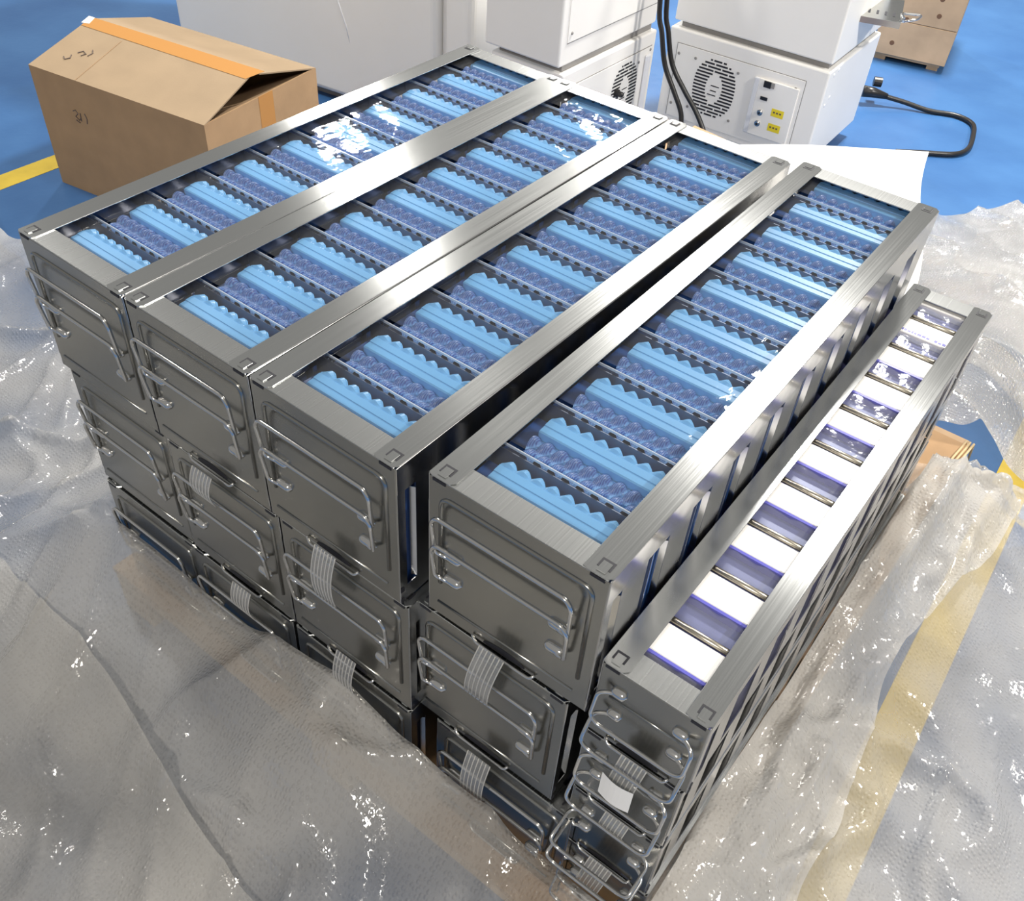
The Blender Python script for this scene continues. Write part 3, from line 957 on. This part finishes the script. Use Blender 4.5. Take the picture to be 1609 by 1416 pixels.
# ------------------------------------------------------------------ box and foam behind the racks
b2 = thing('cardboard_box', 'brown cardboard box corner just behind the racks under white foam', 'box', (0.26, 1.13, 0.1214), 0.0)
for a in ((0, 0.52, 0, 0.004), (0, 0.52, 0.366, 0.37), (0, 0.004, 0.004, 0.366), (0.516, 0.52, 0.004, 0.366)):
    Box(*a, 0, 0.470).build('wall_panel', 'cardboard', b2)
Box(0, 0.52, 0, 0.37, 0.470, 0.474).build('lid_panel', 'cardboard', b2)
slab([(0.0, 0.37, 0.474), (0.0, 0.52, 0.466), (0.25, 0.47, 0.474), (0.25, 0.37, 0.474)], 0.003, 'cardboard', 'end_flap', b2)
def foam_fn(u, v):
    A, B, C_, D = Vector((0.27, 1.16)), Vector((1.0, 1.25)), Vector((0.785, 1.935)), Vector((0.415, 1.605))
    p = A * (1 - u) * (1 - v) + B * u * (1 - v) + C_ * u * v + D * (1 - u) * v
    e = max(0.0, u - 0.8) ** 2
    return (p.x + 0.01 * math.sin(v * 6), p.y, 0.602 + 0.004 * math.sin(u * 5) - 0.35 * e * (1 - 0.8 * v) + 0.006 * math.sin(v * 7))
fo = MB()
fo.grid(24, 24, foam_fn)
n0 = len(fo.v)
fo.grid(24, 24, lambda u, v: tuple(Vector(foam_fn(u, v)) - Vector((0, 0, 0.005))))
for k in range(24):
    for (a, b) in ((k, k + 1), (600 + k, 601 + k), (25 * k, 25 * (k + 1)), (25 * k + 24, 25 * k + 49)):
        fo.f.append((a, b, n0 + b, n0 + a))
tag(fo.build('foam_sheet', 'foam white', smooth=True), 'white foam sheet draped over the box behind the racks', 'foam sheet')

# ------------------------------------------------------------------ white machines behind
def screw(parent, s, z, n=(0, -1, 0)):
    me = cached('screw', lambda: MB().lathe([(0.0055, 0.001), (0.0055, -0.001), (0.004, -0.0025), (0.0015, -0.0025)], 12, 'Y').mesh('screw', 'gasket grey', smooth=False))
    return link('screw', me, parent, (s, 0, z))

def vent(parent, sc, zc, rx, rz, y=-0.0006):
    rows = 17
    sm = cached('vent_slot', lambda: Box(-0.5, 0.5, 0, 0.0008, -0.5, 0.5).mesh('vent_slot', 'dark slot'))
    for r in range(rows):
        t = (r + 0.5) / rows * 2 - 1
        z = zc + t * rz
        half = rx * math.sqrt(1 - abs(t) ** 2.6)
        inner = 0.40 * rx * math.sqrt(max(0, 1 - (t / 0.52) ** 2)) if abs(t) < 0.52 else 0
        segs = []
        if inner > 0.01:
            segs = [(-half, -inner), (inner, half)]
        else:
            sh = 0.018 if r % 2 else -0.012
            cuts = [-half, max(-half + 0.012, -0.028 + sh), min(half - 0.012, 0.028 + sh), half]
            segs = [(cuts[0], cuts[1] - 0.004), (cuts[1] + 0.002, cuts[2] - 0.002), (cuts[2] + 0.004, cuts[3])]
        for a, b in segs:
            if b - a < 0.008: continue
            o = link('vent_slot', sm, parent, (sc + (a + b) / 2, y, z))
            o.scale = (b - a, 1, rz * 2 / rows * 0.5)
    for k, q in enumerate((-0.024, -0.008, 0.010)):
        o = link('vent_slot', sm, parent, (sc + 0.004 * k - 0.004, y, zc + q)); o.scale = (0.034 - 0.01 * (k % 2), 1, 0.0035)

mR = thing('white_machine', 'white boxy machine with round fan grille and two yellow stickers', 'machine', (-0.405, 2.70, 0), math.radians(2.6))
MW, MD, MT = 0.623, 0.52, 0.408
Box(0, MW, 0, MD, 0.06, MT).build('lower_housing', 'machine white', mR, bevel=0.006, seg=2)
Box(0.03, MW - 0.02, 0.03, MD - 0.02, MT, MT + 0.022).build('gap_strip', 'gasket grey', mR)  # inset filler, its grey put in for the shade in the gap between housings
uh = Box(0.006, MW - 0.004, 0.008, MD - 0.004, MT + 0.022, 0.95).build('upper_housing', 'machine white', mR, bevel=0.006, seg=2)
pn = Box(0.042, 0.548, -0.0022, 0.0006, 0.085, 0.357).build('rear_panel', 'machine white', mR, bevel=0.0008)
for a in ((0.039, 0.042, 0.085, 0.357), (0.548, 0.5505, 0.085, 0.357), (0.039, 0.5505, 0.357, 0.3595)):
    Box(a[0], a[1], -0.0009, 0.0004, a[2], a[3]).build('panel_seam', 'gasket grey', pn)
vent(pn, 0.215, 0.234, 0.084, 0.106, y=-0.0030)
for s, z in ((0.122, 0.322), (0.297, 0.316), (0.300, 0.137), (0.519, 0.323), (0.055, 0.135), (0.052, 0.322), (0.125, 0.14)):
    screw(pn, s, z).location.y = -0.0024
col_ = Box(0.366, 0.384, -0.0100, -0.0022, 0.120, 0.325).build('bulkhead', 'machine side', pn, bevel=0.002)
Box(0.384, 0.535, -0.0100, -0.0022, 0.120, 0.325).build('connector_plate', 'machine white', pn, bevel=0.001)
sk = Box(0.404, 0.432, -0.0135, -0.010, 0.300, 0.323).build('socket', 'black plastic', pn, bevel=0.001)
Box(0.433, 0.445, -0.0125, -0.010, 0.303, 0.322).build('latch', 'gasket grey', sk)
Box(0.403, 0.430, -0.0125, -0.010, 0.254, 0.266).build('data_port', 'black plastic', pn)
for z in (0.208, 0.167):
    c = MB().lathe([(0.011, -0.010), (0.011, -0.014), (0.008, -0.014), (0.008, -0.020), (0.004, -0.020)], 16, 'Y', (0.415, 0, z)).build('round_connector', 'wire steel', pn)
    MB().lathe([(0.0042, -0.0195), (0.0042, -0.0206)], 12, 'Y', (0.415, 0, z)).build('pin_hole', 'black plastic', c)
for z in (0.222, 0.167):
    st = Box(0.456, 0.503, -0.0106, -0.0100, z - 0.014, z + 0.014).build('yellow_sticker', 'yellow sticker', pn)
    for k in range(3):
        Box(0.463 + 0.012 * k, 0.470 + 0.012 * k, -0.0109, -0.0106, z - 0.002, z + 0.004).build('sticker_mark', 'pen ink', st)
for k, (y, z) in enumerate(((0.05, 0.385), (0.09, 0.392), (0.07, 0.30), (0.04, 0.28))):
    MB().lathe([(0.006, 0.0), (0.006, 0.002), (0.003, 0.003)], 12, 'X', (MW, y, z)).build('side_screw', 'machine side', mR)
for x, y in ((0.05, 0.05), (MW - 0.06, 0.05), (0.05, MD - 0.06), (MW - 0.05, MD * 0.55)):
    cs_ = MB().lathe([(0.022, -0.012), (0.024, -0.008), (0.024, 0.008), (0.022, 0.012)], 16, 'Y', (x, y, 0.026)).build('caster', 'black plastic', mR)
    Box(x - 0.018, x + 0.018, y - 0.016, y + 0.016, 0.044, 0.061).build('caster_mount', 'gasket grey', cs_)

mL = thing('white_machine', 'white stacked machine with partly hidden fan grille, left of the black cables', 'machine', (-0.42, 2.035, 0), PI / 2)
Box(0, 0.595, 0, 0.30, 0.06, MT).build('lower_housing', 'machine white', mL, bevel=0.006, seg=2)
Box(0.02, 0.58, 0.02, 0.28, MT, MT + 0.022).build('gap_strip', 'gasket grey', mL)  # same filler strip, the shade of the gap put into its grey
Box(-0.012, 0.595, 0.012, 0.32, MT + 0.022, 0.95).build('upper_housing', 'machine white', mL, bevel=0.006, seg=2)
pn2 = Box(0.06, 0.572, -0.0022, 0.0006, 0.085, 0.356).build('rear_panel', 'machine white', mL, bevel=0.0008)
Box(0.06, 0.572, -0.0009, 0.0004, 0.356, 0.359).build('panel_seam', 'gasket grey', pn2)
Box(0.525, 0.555, -0.014, -0.0022, 0.095, 0.335).build('bulkhead', 'machine side', pn2, bevel=0.005)
vent(pn2, 0.405, 0.234, 0.084, 0.106, y=-0.003)
MB().lathe([(0.014, -0.002), (0.014, -0.014), (0.010, -0.016), (0.010, -0.030), (0.006, -0.034)], 16, 'Y', (0.352, 0, 0.246)).build('hose_fitting', 'black plastic', pn2, smooth=False)
screw(pn2, 0.487, 0.318).location.y = -0.0024
screw(pn2, 0.560, 0.345).location.y = -0.0024
up2 = Box(0.025, 0.595, 0.0095, 0.013, 0.502, 0.93).build('upper_panel', 'machine white', mL, bevel=0.001)
Box(0.025, 0.595, 0.0108, 0.0125, 0.499, 0.502).build('panel_seam', 'gasket grey', up2)
screw(up2, 0.045, 0.53).location.y = 0.009

cbn = thing('white_cabinet', 'tall smooth white cabinet filling the background behind the cardboard box', 'cabinet', (-2.29, 1.90, 0), math.radians(7.3))
Box(0, 1.30, 0, 0.6, 0.03, 1.1).build('cabinet_body', 'machine white', cbn, bevel=0.02, seg=3)
Box(1.30, 1.435, 0.03, 0.6, 0.03, 1.08).build('side_column', 'machine white', cbn, bevel=0.03, seg=4)
Box(0.02, 1.41, 0.04, 0.58, 0, 0.03).build('plinth', 'gasket grey', cbn)
MB().tube([(0.86, 0.0012, 0.42), (0.88, 0.0012, 0.36), (0.90, 0.0012, 0.31), (0.912, 0.0012, 0.25)], [0.0015, 0.0035, 0.0035, 0.0012], 8).build('crease', 'machine side', cbn, smooth=True)

# slotted steel bracket on the machine's side
br = thing('steel_bracket', 'slotted stainless bracket clipped to the side of the sticker machine', 'bracket', (0.19, 2.905, 0.545), math.radians(18))
Box(0, 0.15, 0, 0.25, 0, 0.006).build('plate', 'rail steel', br, bevel=0.001)
Box(0, 0.15, -0.003, 0, -0.014, 0.006).build('front_lip', 'rail steel', br)
for k in range(4):
    Box(0.035 + 0.028 * k, 0.043 + 0.028 * k, 0.05, 0.09, 0.006, 0.0066).build('plate_slot', 'dark slot', br)
for x in (0.0, 0.16):
    MB().tube(arc([(x, 0.02, 0.004), (x - 0.015, 0.02, 0.02), (x - 0.015, 0.05, 0.02), (x, 0.05, 0.004)], 0.008), 0.004, 8).build('wire_clip', 'wire steel', br, smooth=True)
MB().tube(arc([(0.15, 0.03, 0.0), (0.20, 0.04, 0.012), (0.215, 0.10, 0.012), (0.15, 0.12, 0.0)], 0.02), 0.004, 8).build('wire_clip', 'wire steel', br, smooth=True)

# ------------------------------------------------------------------ wooden crate
cr = thing('wooden_crate', 'pale wooden crate standing on the blue floor in the far corner', 'crate', (-0.075, 4.10, 0), math.radians(12))
for k in range(4):
    Box(0, 0.335, 0, 0.016, 0.035 + 0.155 * k, 0.188 + 0.155 * k).build('front_plank', 'pine wood', cr, bevel=0.002)
for k in range(4):
    Box(0.319, 0.335, 0.0165, 0.42, 0.035 + 0.155 * k, 0.188 + 0.155 * k).build('side_plank', 'pine wood', cr, bevel=0.002)
    Box(0, 0.016, 0.0165, 0.42, 0.035 + 0.155 * k, 0.188 + 0.155 * k).build('side_plank', 'pine wood', cr, bevel=0.002)
    Box(0, 0.335, 0.4205, 0.436, 0.035 + 0.155 * k, 0.188 + 0.155 * k).build('back_plank', 'pine wood', cr, bevel=0.002)
Box(0, 0.335, 0, 0.436, 0.655, 0.668).build('lid', 'pine wood', cr)
Box(0.02, 0.315, 0.02, 0.41, 0.02, 0.035).build('base', 'pine wood', cr)
for x in (0.02, 0.26):
    Box(x, x + 0.05, 0.03, 0.40, 0, 0.02).build('skid', 'pine wood', cr)
for x, z in ((0.11, 0.20), (0.23, 0.31), (0.24, 0.24), (0.08, 0.09), (0.24, 0.42)):
    MB().lathe([(0.011, 0.0), (0.009, -0.0008), (0.003, -0.001)], 12, 'Y', (x, 0, z)).build('knot', 'wood knot', cr)

# ------------------------------------------------------------------ cables
pc = thing('power_cable', 'black power cable looping over the blue floor beside the sticker machine', 'cable', (0.09, 3.68, 0))
def P0(x, y, z): return (x - 0.09, y - 3.68, z)
def spline(pts, n=8):
    P = [Vector(p) for p in pts]; P = [P[0]] + P + [P[-1]]
    out = []
    for i in range(1, len(P) - 2):
        for k in range(n):
            t = k / n
            a, b, c, d = P[i - 1], P[i], P[i + 1], P[i + 2]
            out.append(0.5 * ((2 * b) + (c - a) * t + (2 * a - 5 * b + 4 * c - d) * t * t + (3 * b - a - 3 * c + d) * t ** 3))
    out.append(P[-2])
    return out
MB().tube(spline([P0(0.14, 3.60, 0.05), P0(0.25, 3.66, 0.03), P0(0.36, 3.70, 0.012), P0(0.463, 3.742, 0.011), P0(0.545, 3.71, 0.011), P0(0.585, 3.60, 0.011), P0(0.61, 3.46, 0.011), P0(0.585, 3.37, 0.011), P0(0.50, 3.30, 0.011), P0(0.40, 3.22, 0.011)]), 0.010, 10).build('cord', 'black plastic', pc, smooth=True)
MB().tube([P0(0.10, 3.575, 0.055), P0(0.135, 3.60, 0.052), P0(0.19, 3.63, 0.042)], [0.024, 0.021, 0.012], 10).build('plug', 'black plastic', pc, smooth=True)
MB().tube([P0(0.115, 3.63, 0.085), P0(0.145, 3.645, 0.085)], 0.02, 12).build('plug_knob', 'black plastic', pc)

def cable(label, pts, r):
    c = MB().tube(spline(pts, 6), r, 8).build('hanging_cable', 'black plastic', smooth=True)
    tag(c, label, 'cable', 'black cables hanging between the white machines')
cable('black cable hanging in front of the fan grille machine, right strand', [(-0.350, 2.50, 0.95), (-0.332, 2.50, 0.56), (-0.306, 2.50, 0.46), (-0.270, 2.50, 0.36), (-0.205, 2.50, 0.286), (-0.145, 2.50, 0.228), (-0.09, 2.49, 0.165), (-0.02, 2.47, 0.06), (0.05, 2.42, 0.01)], 0.009)
cable('black cable hanging in front of the fan grille machine, left strand', [(-0.364, 2.476, 0.95), (-0.345, 2.476, 0.56), (-0.318, 2.476, 0.46), (-0.286, 2.476, 0.36), (-0.232, 2.476, 0.280), (-0.190, 2.476, 0.215), (-0.175, 2.466, 0.150), (-0.17, 2.46, 0.05), (-0.14, 2.40, 0.01)], 0.009)
